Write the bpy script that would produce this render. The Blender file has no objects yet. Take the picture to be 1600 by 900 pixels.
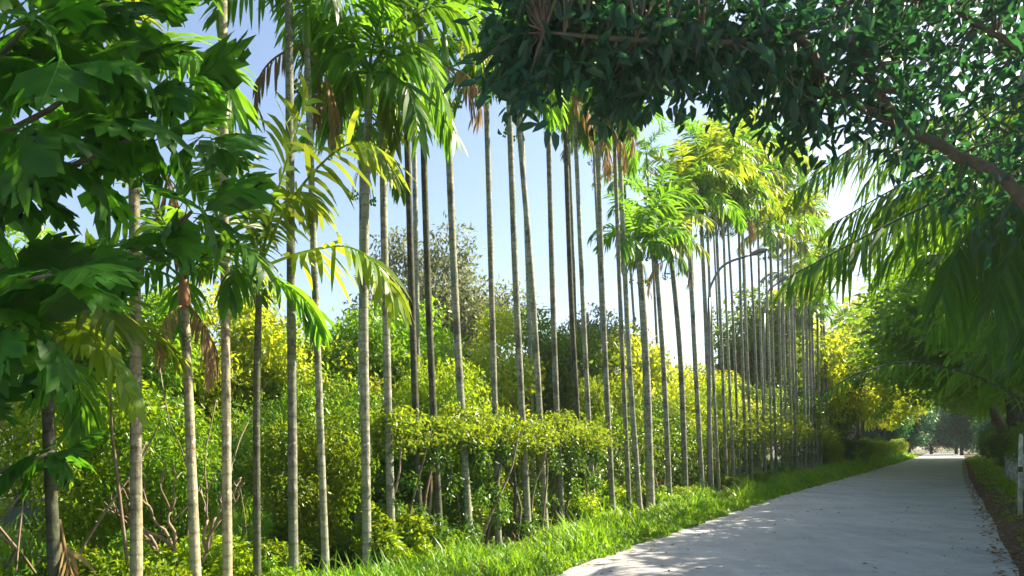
import bpy, math, random
import numpy as np
from mathutils import Vector, Matrix
R = math.radians
scn = bpy.context.scene
C = scn.collection
random.seed(7)
rng = np.random.default_rng(11)

# ------------------------------------------------------------------ camera
FPX, HOR = 1164.0, 696.0            # focal length and horizon row of a 1600 x 900 frame
cam_d = bpy.data.cameras.new('camera')
cam = bpy.data.objects.new('camera', cam_d); C.objects.link(cam)
cam.location = (0, 0, 1.6); cam.rotation_euler = (R(90), 0, 0)
cam_d.sensor_width = 36; cam_d.lens = 36*FPX/1600
cam_d.shift_y = (HOR-450)/1600
cam_d.clip_start = 0.05; cam_d.clip_end = 3000
scn.camera = cam

# ------------------------------------------------------------------ light
SUN_AZ, SUN_EL = 66, 41             # azimuth clockwise from the view direction
w = bpy.data.worlds.new('World'); scn.world = w; w.use_nodes = True
wn = w.node_tree; bg = wn.nodes['Background']
sky = wn.nodes.new('ShaderNodeTexSky'); sky.sky_type = 'NISHITA'; sky.sun_disc = False
sky.sun_elevation = R(SUN_EL); sky.sun_rotation = R(SUN_AZ)
sky.air_density = 1.0; sky.dust_density = 1.8; sky.ozone_density = 0.7
wn.links.new(sky.outputs[0], bg.inputs[0]); bg.inputs[1].default_value = 0.08
sl = bpy.data.lights.new('sun', 'SUN'); sl.energy = 5.0; sl.angle = R(0.55); sl.color = (1.0, 0.87, 0.62)
so = bpy.data.objects.new('sun', sl); C.objects.link(so)
sd = Vector((math.sin(R(SUN_AZ))*math.cos(R(SUN_EL)), math.cos(R(SUN_AZ))*math.cos(R(SUN_EL)), math.sin(R(SUN_EL))))
so.rotation_euler = sd.to_track_quat('Z', 'Y').to_euler(); so.location = (20, 10, 30)
vs = scn.view_settings; vs.view_transform = 'Standard'; vs.look = 'None'; vs.exposure = 1.7; vs.gamma = 1
cy = scn.cycles
cy.max_bounces = 7; cy.diffuse_bounces = 4; cy.glossy_bounces = 2; cy.transmission_bounces = 4; cy.transparent_max_bounces = 4
cy.use_denoising = True
cy.caustics_reflective = False; cy.caustics_refractive = False

# ------------------------------------------------------------------ places
RD = np.array([0.5015, 0.865, 0]); RN = np.array([0.865, -0.5015, 0])   # along the road, and across it to the right
def G(px, py):                       # ground point seen at a pixel
    d = FPX*1.6/(py-HOR); return np.array([(px-800)/FPX*d, d, 0.0])
def P(px, py, d):                    # point at depth d seen at a pixel
    return np.array([(px-800)/FPX*d, d, 1.6+(HOR-py)/FPX*d])
def L(s, t, z=0.0):                  # s metres along the road, t across
    p = RD*s + RN*t; return np.array([p[0], p[1], z])

# ------------------------------------------------------------------ materials
def nodes(m):
    m.use_nodes = True; n = m.node_tree.nodes; return n, m.node_tree.links, n['Principled BSDF'], n['Material Output']
def mixc(n, l, fac, a, b):
    x = n.new('ShaderNodeMix'); x.data_type = 'RGBA'
    for k, v in ((0, fac), (6, a), (7, b)):
        if isinstance(v, tuple): x.inputs[k].default_value = (*v, 1)
        elif isinstance(v, (int, float)): x.inputs[k].default_value = v
        else: l.new(v, x.inputs[k])
    return x.outputs[2]
def noise(n, l, scale, detail=4, rough=.55, coord='Object', stretch=None):
    tc = n.new('ShaderNodeTexCoord'); t = n.new('ShaderNodeTexNoise')
    t.inputs['Scale'].default_value = scale; t.inputs['Detail'].default_value = detail; t.inputs['Roughness'].default_value = rough
    if stretch:
        mp = n.new('ShaderNodeMapping'); mp.inputs['Scale'].default_value = stretch[0]
        mp.inputs['Rotation'].default_value = (0, 0, stretch[1])
        l.new(tc.outputs[coord], mp.inputs[0]); l.new(mp.outputs[0], t.inputs[0])
    else: l.new(tc.outputs[coord], t.inputs[0])
    return t.outputs['Fac']
def ramp(n, l, src, *stops):
    r = n.new('ShaderNodeValToRGB'); e = r.color_ramp.elements
    while len(e) < len(stops): e.new(0.5)
    for k, (p, c) in enumerate(stops): e[k].position = p; e[k].color = (*c, 1) if len(c) == 3 else c
    l.new(src, r.inputs[0]); return r.outputs[0]
def bump(n, l, h, s, dist, bs):
    b = n.new('ShaderNodeBump'); b.inputs['Strength'].default_value = s; b.inputs['Distance'].default_value = dist
    l.new(h, b.inputs['Height']); l.new(b.outputs[0], bs.inputs['Normal']); return b
def leaf_mat(name, dark, light, trans, rough=.42, mixf=.38, rand=.25):
    m = bpy.data.materials.new(name); n, l, bs, out = nodes(m)
    at = n.new('ShaderNodeAttribute'); at.attribute_name = 'tint'
    oi = n.new('ShaderNodeObjectInfo')
    c = mixc(n, l, at.outputs['Fac'], dark, light)
    nz = noise(n, l, 3.0, 2)
    hs = n.new('ShaderNodeHueSaturation'); l.new(c, hs.inputs['Color'])
    mr = n.new('ShaderNodeMapRange'); l.new(oi.outputs['Random'], mr.inputs[0]); mr.inputs[3].default_value = 1-rand; mr.inputs[4].default_value = 1+rand
    mh = n.new('ShaderNodeMapRange'); l.new(nz, mh.inputs[0]); mh.inputs[3].default_value = .48; mh.inputs[4].default_value = .52
    l.new(mr.outputs[0], hs.inputs['Value']); l.new(mh.outputs[0], hs.inputs['Hue'])
    l.new(hs.outputs[0], bs.inputs['Base Color']); bs.inputs['Roughness'].default_value = rough
    bs.inputs['Specular IOR Level'].default_value = .4
    tr = n.new('ShaderNodeBsdfTranslucent')
    hs2 = n.new('ShaderNodeHueSaturation'); l.new(mr.outputs[0], hs2.inputs['Value']); l.new(mh.outputs[0], hs2.inputs['Hue'])
    l.new(mixc(n, l, at.outputs['Fac'], tuple(x*.7 for x in trans), trans), hs2.inputs['Color']); l.new(hs2.outputs[0], tr.inputs[0])
    mx = n.new('ShaderNodeMixShader'); mx.inputs[0].default_value = mixf
    l.new(bs.outputs[0], mx.inputs[1]); l.new(tr.outputs[0], mx.inputs[2]); l.new(mx.outputs[0], out.inputs[0])
    return m
def bark_mat(name, a, b, c, scale=9, bands=0, bs_=.5):
    m = bpy.data.materials.new(name); n, l, bs, out = nodes(m)
    f1 = noise(n, l, scale, 6, .65); f2 = noise(n, l, scale*.28, 3)
    col = mixc(n, l, ramp(n, l, f2, (.42, (0, 0, 0)), (.62, (1, 1, 1))), ramp(n, l, f1, (.3, a), (.7, b)), c)
    if bands:
        f3 = noise(n, l, 5, 5, .7, stretch=((1, 1, .45), 0)); f4 = noise(n, l, 22, 4, .6)
        col = mixc(n, l, ramp(n, l, f3, (.50, (0, 0, 0)), (.60, (.7, .7, .7))), col, tuple(x*.32 for x in a))
        col = mixc(n, l, ramp(n, l, f4, (.60, (0, 0, 0)), (.66, (.75, .75, .75))), col, tuple(min(1, x*1.45) for x in b))
        wv = n.new('ShaderNodeTexWave'); wv.bands_direction = 'Z'; wv.inputs['Scale'].default_value = bands
        wv.inputs['Distortion'].default_value = 2.2; wv.inputs['Detail Scale'].default_value = 2
        tc = n.new('ShaderNodeTexCoord'); l.new(tc.outputs['Object'], wv.inputs[0])
        rr = ramp(n, l, wv.outputs['Fac'], (.0, (.62, .60, .56)), (.12, (1, 1, 1)))
        mm = n.new('ShaderNodeMix'); mm.data_type = 'RGBA'; mm.blend_type = 'MULTIPLY'; mm.inputs[0].default_value = .8
        l.new(col, mm.inputs[6]); l.new(rr, mm.inputs[7]); col = mm.outputs[2]
    oi = n.new('ShaderNodeObjectInfo'); mr = n.new('ShaderNodeMapRange'); l.new(oi.outputs['Random'], mr.inputs[0]); mr.inputs[3].default_value = .68; mr.inputs[4].default_value = 1.2
    hs = n.new('ShaderNodeHueSaturation'); l.new(mr.outputs[0], hs.inputs['Value']); l.new(col, hs.inputs['Color']); col = hs.outputs[0]
    l.new(col, bs.inputs['Base Color']); bs.inputs['Roughness'].default_value = .85
    bump(n, l, f1, bs_, .02, bs); return m
def plain_mat(name, a, b, rough=.6, scale=12, metal=0):
    m = bpy.data.materials.new(name); n, l, bs, out = nodes(m)
    l.new(ramp(n, l, noise(n, l, scale, 5), (.3, a), (.7, b)), bs.inputs['Base Color'])
    bs.inputs['Roughness'].default_value = rough; bs.inputs['Metallic'].default_value = metal; return m

M = {}
M['palm_leaf'] = leaf_mat('palm_leaf', (.022, .11, .014), (.075, .22, .014), (.30, .62, .03), .36, .42)
M['palm_leaf_yellow'] = leaf_mat('palm_leaf_yellow', (.08, .20, .014), (.20, .29, .02), (.50, .62, .04), .4, .42)
M['dead_leaf'] = leaf_mat('dead_leaf', (.17, .11, .045), (.36, .25, .11), (.42, .26, .09), .75, .28)
M['bread_leaf'] = leaf_mat('bread_leaf', (.008, .046, .010), (.035, .12, .012), (.18, .56, .02), .46, .42)
M['bread_leaf'].node_tree.nodes['Principled BSDF'].inputs['Specular IOR Level'].default_value = .18
M['palm_leaf_yellow'].node_tree.nodes['Mix Shader'].inputs[0].default_value = .52
M['mango_leaf'] = leaf_mat('mango_leaf', (.005, .034, .034), (.018, .078, .046), (.08, .34, .08), .42, .28)
M['mango_green'] = leaf_mat('mango_green', (.02, .11, .012), (.07, .21, .014), (.34, .62, .03), .34, .42)
M['coco_leaf'] = leaf_mat('coco_leaf', (.014, .11, .010), (.055, .20, .012), (.32, .62, .02), .36, .42)
M['bush_a'] = leaf_mat('bush_a', (.030, .125, .010), (.13, .27, .014), (.42, .70, .02), .32, .42, .35)
M['bush_b'] = leaf_mat('bush_b', (.06, .17, .008), (.20, .31, .012), (.58, .76, .02), .36, .42, .3)
M['bush_dark'] = leaf_mat('bush_dark', (.015, .08, .015), (.06, .17, .02), (.26, .48, .03), .3, .36, .3)
M['bush_painted_glow'] = leaf_mat('bush_painted_glow', (.08, .19, .010), (.22, .33, .014), (.80, .88, .04), .4, .50, .2)  # sunlit glow of the far trees put into a brighter leaf colour
M['bush_far'] = leaf_mat('bush_far', (.09, .14, .06), (.17, .21, .10), (.34, .40, .15), .5, .36, .25)  # distance haze put into the leaf colour, paler and greyer
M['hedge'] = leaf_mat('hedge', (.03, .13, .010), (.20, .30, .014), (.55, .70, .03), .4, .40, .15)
M['grass'] = leaf_mat('grass', (.05, .19, .008), (.15, .32, .012), (.42, .72, .03), .42, .42, .05)
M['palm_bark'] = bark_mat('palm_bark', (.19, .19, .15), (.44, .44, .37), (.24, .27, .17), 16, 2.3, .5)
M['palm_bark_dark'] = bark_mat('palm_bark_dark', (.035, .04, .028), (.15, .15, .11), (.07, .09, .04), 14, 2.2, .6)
M['palm_bark_warm'] = bark_mat('palm_bark_warm', (.30, .25, .17), (.58, .51, .38), (.36, .35, .22), 15, 2.4, .5)
M['shaft'] = plain_mat('shaft', (.07, .20, .02), (.20, .30, .04), .4, 5)
M['shaft_brown'] = plain_mat('shaft_brown', (.22, .09, .05), (.38, .20, .10), .6, 7)
M['rachis'] = plain_mat('rachis', (.14, .22, .03), (.32, .34, .08), .45, 8)
M['rachis_dark'] = plain_mat('rachis_dark', (.03, .07, .02), (.10, .14, .04), .5, 8)
M['bark'] = bark_mat('bark', (.05, .04, .03), (.17, .14, .11), (.09, .10, .06), 10)
M['bark_pale'] = bark_mat('bark_pale', (.20, .15, .11), (.42, .34, .27), (.26, .18, .13), 12)
M['post'] = bark_mat('post', (.50, .51, .49), (.78, .79, .76), (.34, .38, .32), 14)
M['metal'] = plain_mat('metal', (.16, .17, .19), (.26, .27, .29), .45, 6, .7)
M['lamp_glass'] = plain_mat('lamp_glass', (.55, .56, .55), (.65, .66, .64), .25, 3)

def m_ground():
    m = bpy.data.materials.new('soil'); n, l, bs, out = nodes(m)
    a = ramp(n, l, noise(n, l, 1.1, 8, .6), (.35, (.05, .045, .025)), (.5, (.035, .08, .02)), (.65, (.07, .13, .025)))
    b = ramp(n, l, noise(n, l, 14, 5), (.4, (.05, .04, .025)), (.7, (.17, .13, .06)))
    l.new(mixc(n, l, .45, a, b), bs.inputs['Base Color']); bs.inputs['Roughness'].default_value = .95
    bump(n, l, noise(n, l, 20, 6), .7, .05, bs); return m
def m_litter():
    m = bpy.data.materials.new('litter_soil'); n, l, bs, out = nodes(m)
    l.new(ramp(n, l, noise(n, l, 9, 8, .7), (.3, (.03, .025, .02)), (.5, (.10, .06, .04)), (.68, (.21, .13, .09))), bs.inputs['Base Color'])
    bs.inputs['Roughness'].default_value = .95; bump(n, l, noise(n, l, 26, 6), .8, .05, bs); return m
def m_road():
    m = bpy.data.materials.new('worn_concrete'); n, l, bs, out = nodes(m)
    ang = math.atan2(RD[1], RD[0])
    f0 = noise(n, l, 1.0, 6, .6, stretch=((.35, 1.3, 1), -ang))          # streaks along the road
    f1 = noise(n, l, .55, 5, .6)
    f1b = noise(n, l, 1.2, 5, .6, stretch=((2.2, .5, 1), -ang))           # pale light streaks across the road, put into the colour
    f2 = noise(n, l, 60, 6, .7); f3 = noise(n, l, 190, 3, .8)
    c = mixc(n, l, f0, (.37, .365, .40), (.58, .57, .61))
    c = mixc(n, l, ramp(n, l, f1, (.40, (0, 0, 0)), (.60, (.6, .6, .6))), c, (.30, .30, .335))
    c = mixc(n, l, ramp(n, l, f1b, (.48, (0, 0, 0)), (.70, (.5, .5, .5))), c, (.58, .575, .60))
    c = mixc(n, l, ramp(n, l, f2, (.54, (0, 0, 0)), (.70, (.55, .55, .55))), c, (.13, .13, .13))
    c = mixc(n, l, ramp(n, l, f3, (.55, (0, 0, 0)), (.68, (.5, .5, .5))), c, (.55, .54, .52))
    f5 = noise(n, l, 3.2, 7, .75, stretch=((.5, 1.2, 1), -ang)); f6 = noise(n, l, 11, 6, .75)
    c = mixc(n, l, ramp(n, l, f5, (.53, (0, 0, 0)), (.66, (.42, .42, .42))), c, (.20, .195, .20))
    c = mixc(n, l, ramp(n, l, f6, (.56, (0, 0, 0)), (.68, (.4, .4, .4))), c, (.66, .65, .64))
    v = n.new('ShaderNodeTexVoronoi'); v.feature = 'DISTANCE_TO_EDGE'; v.inputs['Scale'].default_value = .28
    tc = n.new('ShaderNodeTexCoord'); ad = n.new('ShaderNodeVectorMath'); ad.operation = 'ADD'
    nz = n.new('ShaderNodeTexNoise'); nz.inputs['Scale'].default_value = 2.2; nz.inputs['Detail'].default_value = 6
    l.new(tc.outputs['Object'], nz.inputs[0]); l.new(tc.outputs['Object'], ad.inputs[0]); l.new(nz.outputs['Color'], ad.inputs[1]); l.new(ad.outputs[0], v.inputs['Vector'])
    c = mixc(n, l, ramp(n, l, v.outputs['Distance'], (.0, (.5, .5, .5)), (.004, (0, 0, 0))), c, (.09, .09, .085))
    l.new(c, bs.inputs['Base Color']); bs.inputs['Roughness'].default_value = .8
    bump(n, l, f2, .5, .012, bs); return m
M['soil'] = m_ground(); M['litter'] = m_litter(); M['road'] = m_road()

# ------------------------------------------------------------------ mesh helpers
def mk(name, V, Q=None, T=None, mat=None, tint=None, smooth=False):
    V = np.asarray(V, np.float32); me = bpy.data.meshes.new(name)
    Q = np.zeros((0, 4), np.int32) if Q is None else np.asarray(Q, np.int32).reshape(-1, 4)
    T = np.zeros((0, 3), np.int32) if T is None else np.asarray(T, np.int32).reshape(-1, 3)
    me.vertices.add(len(V)); me.vertices.foreach_set('co', V.ravel())
    lv = np.concatenate([Q.ravel(), T.ravel()]); me.loops.add(len(lv)); me.loops.foreach_set('vertex_index', lv)
    npoly = len(Q)+len(T); me.polygons.add(npoly)
    st = np.concatenate([np.arange(len(Q))*4, len(Q)*4+np.arange(len(T))*3]).astype(np.int32)
    me.polygons.foreach_set('loop_start', st)
    me.update(calc_edges=True)
    if tint is not None:
        a = me.attributes.new('tint', 'FLOAT', 'FACE'); a.data.foreach_set('value', np.asarray(tint, np.float32))
    if smooth: me.polygons.foreach_set('use_smooth', np.ones(npoly, bool))
    if mat: me.materials.append(mat if not isinstance(mat, str) else M[mat])
    return me
class MB:
    def __init__(s): s.V = []; s.Q = []; s.T = []; s.tq = []; s.tt = []; s.n = 0
    def add(s, V, Q=None, T=None, tq=None, tt=None):
        V = np.asarray(V, float)
        if Q is not None and len(Q): s.Q.append(np.asarray(Q)+s.n); s.tq.append(np.broadcast_to(.5 if tq is None else tq, len(Q)))
        if T is not None and len(T): s.T.append(np.asarray(T)+s.n); s.tt.append(np.broadcast_to(.5 if tt is None else tt, len(T)))
        s.V.append(V); s.n += len(V)
    def mesh(s, name, mat, smooth=False):
        Q = np.concatenate(s.Q) if s.Q else None; T = np.concatenate(s.T) if s.T else None
        return mk(name, np.concatenate(s.V), Q, T, mat, np.concatenate(s.tq+s.tt), smooth)
def tube(pts, rad, sides=8, cap=True):
    pts = np.asarray(pts, float); n = len(pts); rad = np.broadcast_to(rad, n)
    tan = np.gradient(pts, axis=0); tan /= np.linalg.norm(tan, axis=1)[:, None]+1e-9
    ref = np.array([1., 0, 0]) if abs(tan[0][0]) < .8 else np.array([0, 1., 0])
    V = []; a = np.arange(sides)/sides*2*math.pi
    u = ref
    for k in range(n):
        u = u-tan[k]*np.dot(u, tan[k]); u /= np.linalg.norm(u); v = np.cross(tan[k], u)
        V.append(pts[k]+rad[k]*(np.cos(a)[:, None]*u+np.sin(a)[:, None]*v))
    V = np.concatenate(V); i = np.arange(n-1)[:, None]*sides; j = np.arange(sides)[None]; j2 = (j+1) % sides
    Q = np.stack([i+j, i+j2, i+sides+j2, i+sides+j], -1).reshape(-1, 4)
    T = None
    if cap:
        V = np.vstack([V, pts[0], pts[-1]]); c0, c1 = n*sides, n*sides+1; b = (n-1)*sides; j = np.arange(sides); j2 = (j+1) % sides
        T = np.concatenate([np.stack([np.full(sides, c0), j2, j], -1), np.stack([np.full(sides, c1), b+j, b+j2], -1)])
    return V, Q, T
def curve(ctrl, n):                  # smooth path through control points
    c = np.asarray(ctrl, float)
    if len(c) == 2: return c[0]+(c[1]-c[0])*np.linspace(0, 1, n)[:, None]
    e = np.vstack([2*c[0]-c[1], c, 2*c[-1]-c[-2]]); out = []
    for t in np.linspace(0, len(c)-1-1e-6, n):
        k = int(t); f = t-k; p0, p1, p2, p3 = e[k:k+4]
        out.append(.5*((2*p1)+(-p0+p2)*f+(2*p0-5*p1+4*p2-p3)*f*f+(-p0+3*p1-3*p2+p3)*f**3))
    return np.array(out)
def tube_mesh(name, pts, rad, sides, mat):
    V, Q, T = tube(pts, rad, sides); return mk(name, V, Q, T, mat, None, True)
LEAF2 = (np.array([(0, 0, 0), (.45, .5, .10), (1, 0, -.06), (.45, -.5, .10)]), None, np.array([(0, 2, 1), (0, 3, 2)]))
LEAF4 = (np.array([(0, 0, 0), (.28, .46, .10), (.68, .36, .04), (1, 0, -.12), (.68, -.36, .04), (.28, -.46, .10)]), np.array([(0, 3, 2, 1), (0, 5, 4, 3)]), None)
def nrm(a): return a/(np.linalg.norm(a, axis=-1, keepdims=True)+1e-9)
def put_leaves(mb, pos, axis, normal, size, width, tpl=LEAF2, tint=None):
    n = len(pos); axis = nrm(axis); b = nrm(np.cross(normal, axis)); nn = np.cross(axis, b)
    tv, tq, tt = tpl; k = len(tv); size = np.broadcast_to(size, n)[:, None, None]
    V = pos[:, None]+size*(tv[None, :, 0:1]*axis[:, None]+width*tv[None, :, 1:2]*b[:, None]+tv[None, :, 2:3]*nn[:, None])
    off = (np.arange(n)*k)[:, None, None]; tint = rng.random(n) if tint is None else tint
    mb.add(V.reshape(-1, 3), None if tq is None else (tq[None]+off).reshape(-1, 4), None if tt is None else (tt[None]+off).reshape(-1, 3),
           None if tq is None else np.repeat(tint, len(tq)), None if tt is None else np.repeat(tint, len(tt)))
def rand_dir(n):
    return nrm(rng.normal(size=(n, 3)))
def clump_leaves(mb, clumps, n, size, width=.45, tpl=LEAF2, droop=.35, inner=.45, flat=1.0):
    c = np.array([x[0] for x in clumps], float); r = np.array([x[1] for x in clumps], float)
    w = r**2; k = rng.choice(len(r), n, p=w/w.sum()); d = rand_dir(n)
    rr = r[k]*(inner+(1-inner)*rng.random(n)**.6)*(1+.12*rng.normal(size=n))
    pos = c[k]+d*rr[:, None]*np.array([1, 1, flat])
    ax = nrm(d*.7+rand_dir(n)*.8+np.array([0, 0, -droop])); no = nrm(d*.6+rand_dir(n)*.7+np.array([0, 0, .6]))
    ct = rng.random(len(r)); tint = np.clip(ct[k]*.5+rng.random(n)*.6-.05, 0, 1)
    put_leaves(mb, pos, ax, no, size*(.65+.7*rng.random(n)), width, tpl, tint)
def link(name, me, parent=None, loc=None, rot=None, scale=None, kind=None):
    o = bpy.data.objects.new(name, me); C.objects.link(o)
    if parent: o.parent = parent
    if loc is not None: o.location = loc
    if rot is not None: o.rotation_euler = rot
    if scale is not None: o.scale = (scale,)*3 if isinstance(scale, (int, float)) else scale
    if kind: o['kind'] = kind
    return o
def thing(name, label, cat, loc, rotz=0, group=None, scale=None):
    o = link(name, None, None, loc, (0, 0, rotz), scale); o.empty_display_size = .2
    o['label'] = label; o['category'] = cat
    if group: o['group'] = group
    return o

# ------------------------------------------------------------------ ground, road, verges
def lat(x): return float(np.dot(x, RN))
def strip(name, left, right, z, mat, sub=None, jag=0.0, seed=1):
    r2 = np.random.default_rng(seed); l = curve(left, 240); r = curve(right, 240)
    if jag:
        for e in (l, r):
            j = np.convolve(r2.normal(size=244), np.ones(5)/5, 'valid')*jag; e += RN*j[:, None]
    nx = 6; f = np.linspace(0, 1, nx)[None, :, None]; V = (l[:, None]*(1-f)+r[:, None]*f).reshape(-1, 3); V[:, 2] = z
    i = np.arange(239)[:, None]*nx; j = np.arange(nx-1)[None]; Q = np.stack([i+j, i+j+1, i+nx+j+1, i+nx+j], -1).reshape(-1, 4)
    return link(name, mk(name, V, Q, None, mat), kind='structure')
# ground, gently uneven away from the road
xs = np.concatenate([np.linspace(-220, -40, 10), np.linspace(-38, 60, 80), np.linspace(70, 260, 10)]); ys = np.concatenate([np.linspace(-60, -6, 6), np.linspace(-4, 90, 90), np.linspace(100, 300, 12)])
X, Y = np.meshgrid(xs, ys); Z = np.zeros_like(X); T_ = X*RN[0]+Y*RN[1]
Z += np.where(T_ < -7.5, .10*np.sin(X*.6)*np.cos(Y*.45)*np.clip((-7.5-T_)/4, 0, 1), 0)
V = np.stack([X, Y, Z], -1).reshape(-1, 3); nx = len(xs); i = np.arange(len(ys)-1)[:, None]*nx; j = np.arange(nx-1)[None]
link('ground', mk('ground', V, np.stack([i+j, i+j+1, i+nx+j+1, i+nx+j], -1).reshape(-1, 4), None, 'soil'), kind='structure')
def edge_l(s):   # left and right road edge, lateral offset by distance along the road
    return float(np.interp(s, [-6, 8, 25, 45, 75, 130, 200], [-4.2, -4.2, -4.5, -4.1, -3.55, -3.0, -3.0]))
def edge_r(s):
    return float(np.interp(s, [-6, 8, 20, 45, 130, 200], [.78, .78, .9, 1.1, 2.6, 3.4]))
SS = np.concatenate([np.linspace(-6, 60, 34), np.linspace(64, 170, 27)])
strip('road', [L(s, edge_l(s)) for s in SS], [L(s, edge_r(s)) for s in SS], .012, 'road', jag=.05)
strip('right_verge', [L(s, edge_r(s)-.25) for s in SS], [L(s, edge_r(s)+3.6) for s in SS], .006, 'litter', jag=.08, seed=4)

# ------------------------------------------------------------------ grass
def grass(name, n, srange, trange, h, dens_pow=1.0, kind='grass', label='', wid=.012, mat='grass', patch=True):
    s = srange[0]+(srange[1]-srange[0])*rng.random(n)**dens_pow; u = rng.random(n)
    t0 = np.array([trange(x)[0] for x in s]); t1 = np.array([trange(x)[1] for x in s]); t = t0+(t1-t0)*u
    hh = h*(.45+.75*rng.random(n))*(1+s/60)
    pt = np.sin(s*1.7+t*2.1)*np.sin(s*.63-t*1.3+1)
    hh *= 1+.55*pt
    edge_n = .5*np.sin(s*2.9)+.35*np.sin(s*7.3+1)+.3*np.sin(s*17.1+2)
    hh *= np.where((1-u) < .05+.055*edge_n, .12, 1)*np.where(rng.random(n) < .06, 1.7, 1)
    hh *= np.clip((1-u)*3.2, .35, 1)                      # shorter towards the road
    p = RD[None]*s[:, None]+RN[None]*t[:, None]
    a = rng.random(n)*2*math.pi; d = np.stack([np.cos(a), np.sin(a), 0*a], -1); side = np.stack([-np.sin(a), np.cos(a), 0*a], -1)
    lean = (.25+.6*rng.random(n))[:, None]; wd = (wid*(.6+.8*rng.random(n))*(1+s/16))[:, None]
    up = np.array([0, 0, 1.]); H = hh[:, None]
    V = np.stack([p-side*wd, p+side*wd, p+up*H*.55+d*H*lean*.3+side*wd*.8, p+up*H*.55+d*H*lean*.3-side*wd*.8, p+up*H*(.95-.25*lean)+d*H*lean], 1)
    off = np.arange(n)[:, None]*5; tint = np.clip(.5+.35*pt+.3*rng.normal(size=n), 0, 1)
    me = mk(name, V.reshape(-1, 3), off+np.array([[0, 1, 2, 3]]), off+np.array([[3, 2, 4]]), mat, np.concatenate([tint, tint]))
    o = link(name, me, kind='stuff'); o['label'] = label; o['category'] = kind; return o
grass('verge_grass', 95000, (1.5, 55), lambda s: (-5.8, edge_l(s)+.14), .22, 1.6, wid=.0075, label='bright green grass along the left edge of the road')
strip('verge_soil', [L(s, edge_l(s)-.42) for s in SS], [L(s, edge_l(s)+.10) for s in SS], .007, 'litter', jag=.14, seed=6)
grass('dry_grass', 9000, (1.5, 60), lambda s: (-6.1, edge_l(s)+.16), .17, 1.5, label='straw coloured dry blades mixed into the left verge', wid=.007, mat='dead_leaf')
grass('far_verge_grass', 14000, (45, 120), lambda s: (-7.5, edge_l(s)+.1), .2, 1.2, label='sunlit grass of the left verge far down the road')
grass('right_verge_grass', 9000, (10, 110), lambda s: (edge_r(s)+3.5, edge_r(s)+.15), .13, 1.3, label='sparse dark grass and weeds on the right verge')
grass('thicket_grass', 26000, (-3, 50), lambda s: (-15, -6.0), .34, 1.2, label='tall rough grass under the palms and bushes', wid=.014)
# fallen leaves on the right verge and along the road edges
n = 5200; s = 3+90*rng.random(n)**1.4; e = np.array([edge_r(x) for x in s]); t = e-.25+np.abs(rng.normal(size=n))*1.0
pp = RD*s[:, None]+RN*t[:, None]; pp[:, 2] = .02+.03*rng.random(n)
mb = MB(); put_leaves(mb, pp, np.stack([rng.normal(size=n), rng.normal(size=n), .25*rng.normal(size=n)], -1), np.stack([.3*rng.normal(size=n), .3*rng.normal(size=n), np.ones(n)], -1), .05+.08*rng.random(n), .5)
o = link('fallen_leaves', mb.mesh('fallen_leaves', 'dead_leaf'), kind='stuff'); o['label'] = 'dry brown leaves strewn along the right edge of the road'; o['category'] = 'fallen leaves'
n = 380; s = 5+50*rng.random(n)**1.2; t = np.array([rng.uniform(edge_l(x), edge_r(x)) for x in s]); t += .5*np.sign(t+1.5)
pp = RD*s[:, None]+RN*t[:, None]; pp[:, 2] = .022+.01*rng.random(n)
mb = MB(); put_leaves(mb, pp, np.stack([rng.normal(size=n), rng.normal(size=n), .12*rng.normal(size=n)], -1), np.stack([.2*rng.normal(size=n), .2*rng.normal(size=n), np.ones(n)], -1), .03+.06*rng.random(n), .45)
o = link('road_leaves', mb.mesh('road_leaves', 'dead_leaf'), kind='stuff'); o['label'] = 'few small dry leaves lying about on the road surface'; o['category'] = 'fallen leaves'
n = 700; s = 5+60*rng.random(n); e = np.array([edge_l(x) for x in s]); t = e+np.abs(rng.normal(size=n))*.35-.1
pp = RD*s[:, None]+RN*t[:, None]; pp[:, 2] = .02+.01*rng.random(n)
mb = MB(); put_leaves(mb, pp, np.stack([rng.normal(size=n), rng.normal(size=n), .15*rng.normal(size=n)], -1), np.stack([.2*rng.normal(size=n), .2*rng.normal(size=n), np.ones(n)], -1), .03+.05*rng.random(n), .5)
o = link('scattered_leaves', mb.mesh('scattered_leaves', 'dead_leaf'), kind='stuff'); o['label'] = 'small dry leaves scattered along the left road edge'; o['category'] = 'fallen leaves'

# ------------------------------------------------------------------ areca palms
def leaflet_strip(mb, base, d0, nvec, length, width, droop, tint, seg=4):
    d = d0/np.linalg.norm(d0); p = base.copy(); pts = [p.copy()]
    for k in range(seg):
        d = d+np.array([0, 0, -droop/seg]); d /= np.linalg.norm(d); p = p+d*length/seg; pts.append(p.copy())
    pts = np.array(pts); prof = np.interp(np.linspace(0, 1, seg+1), [0, .3, .7, 1], [.45, 1, .8, .08])*width/2
    b = np.cross(nvec, d0); b /= np.linalg.norm(b)+1e-9
    V = np.empty((2*(seg+1), 3)); V[0::2] = pts-b*prof[:, None]; V[1::2] = pts+b*prof[:, None]
    i = np.arange(seg)*2; mb.add(V, np.stack([i, i+1, i+3, i+2], -1), tq=tint)
def frond_mesh(name, L_, e0, bend, nl=22, ll=.55, lw=.055, vee=.35, seed=0, mat='palm_leaf', ldroop=.8, hang=0.0):
    r = np.random.default_rng(seed); n = 16; a = e0; p = np.zeros(3); pts = [p.copy()]
    yaw = 0
    for k in range(n-1):
        a -= bend/(n-1)*(.5+1.2*k/(n-1)); yaw += r.normal()*.02
        p = p+np.array([math.cos(a)*math.cos(yaw), math.cos(a)*math.sin(yaw), math.sin(a)])*L_/(n-1); pts.append(p.copy())
    return frond_from(name, np.array(pts), nl, ll, lw, vee, r, mat, ldroop, hang)
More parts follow.
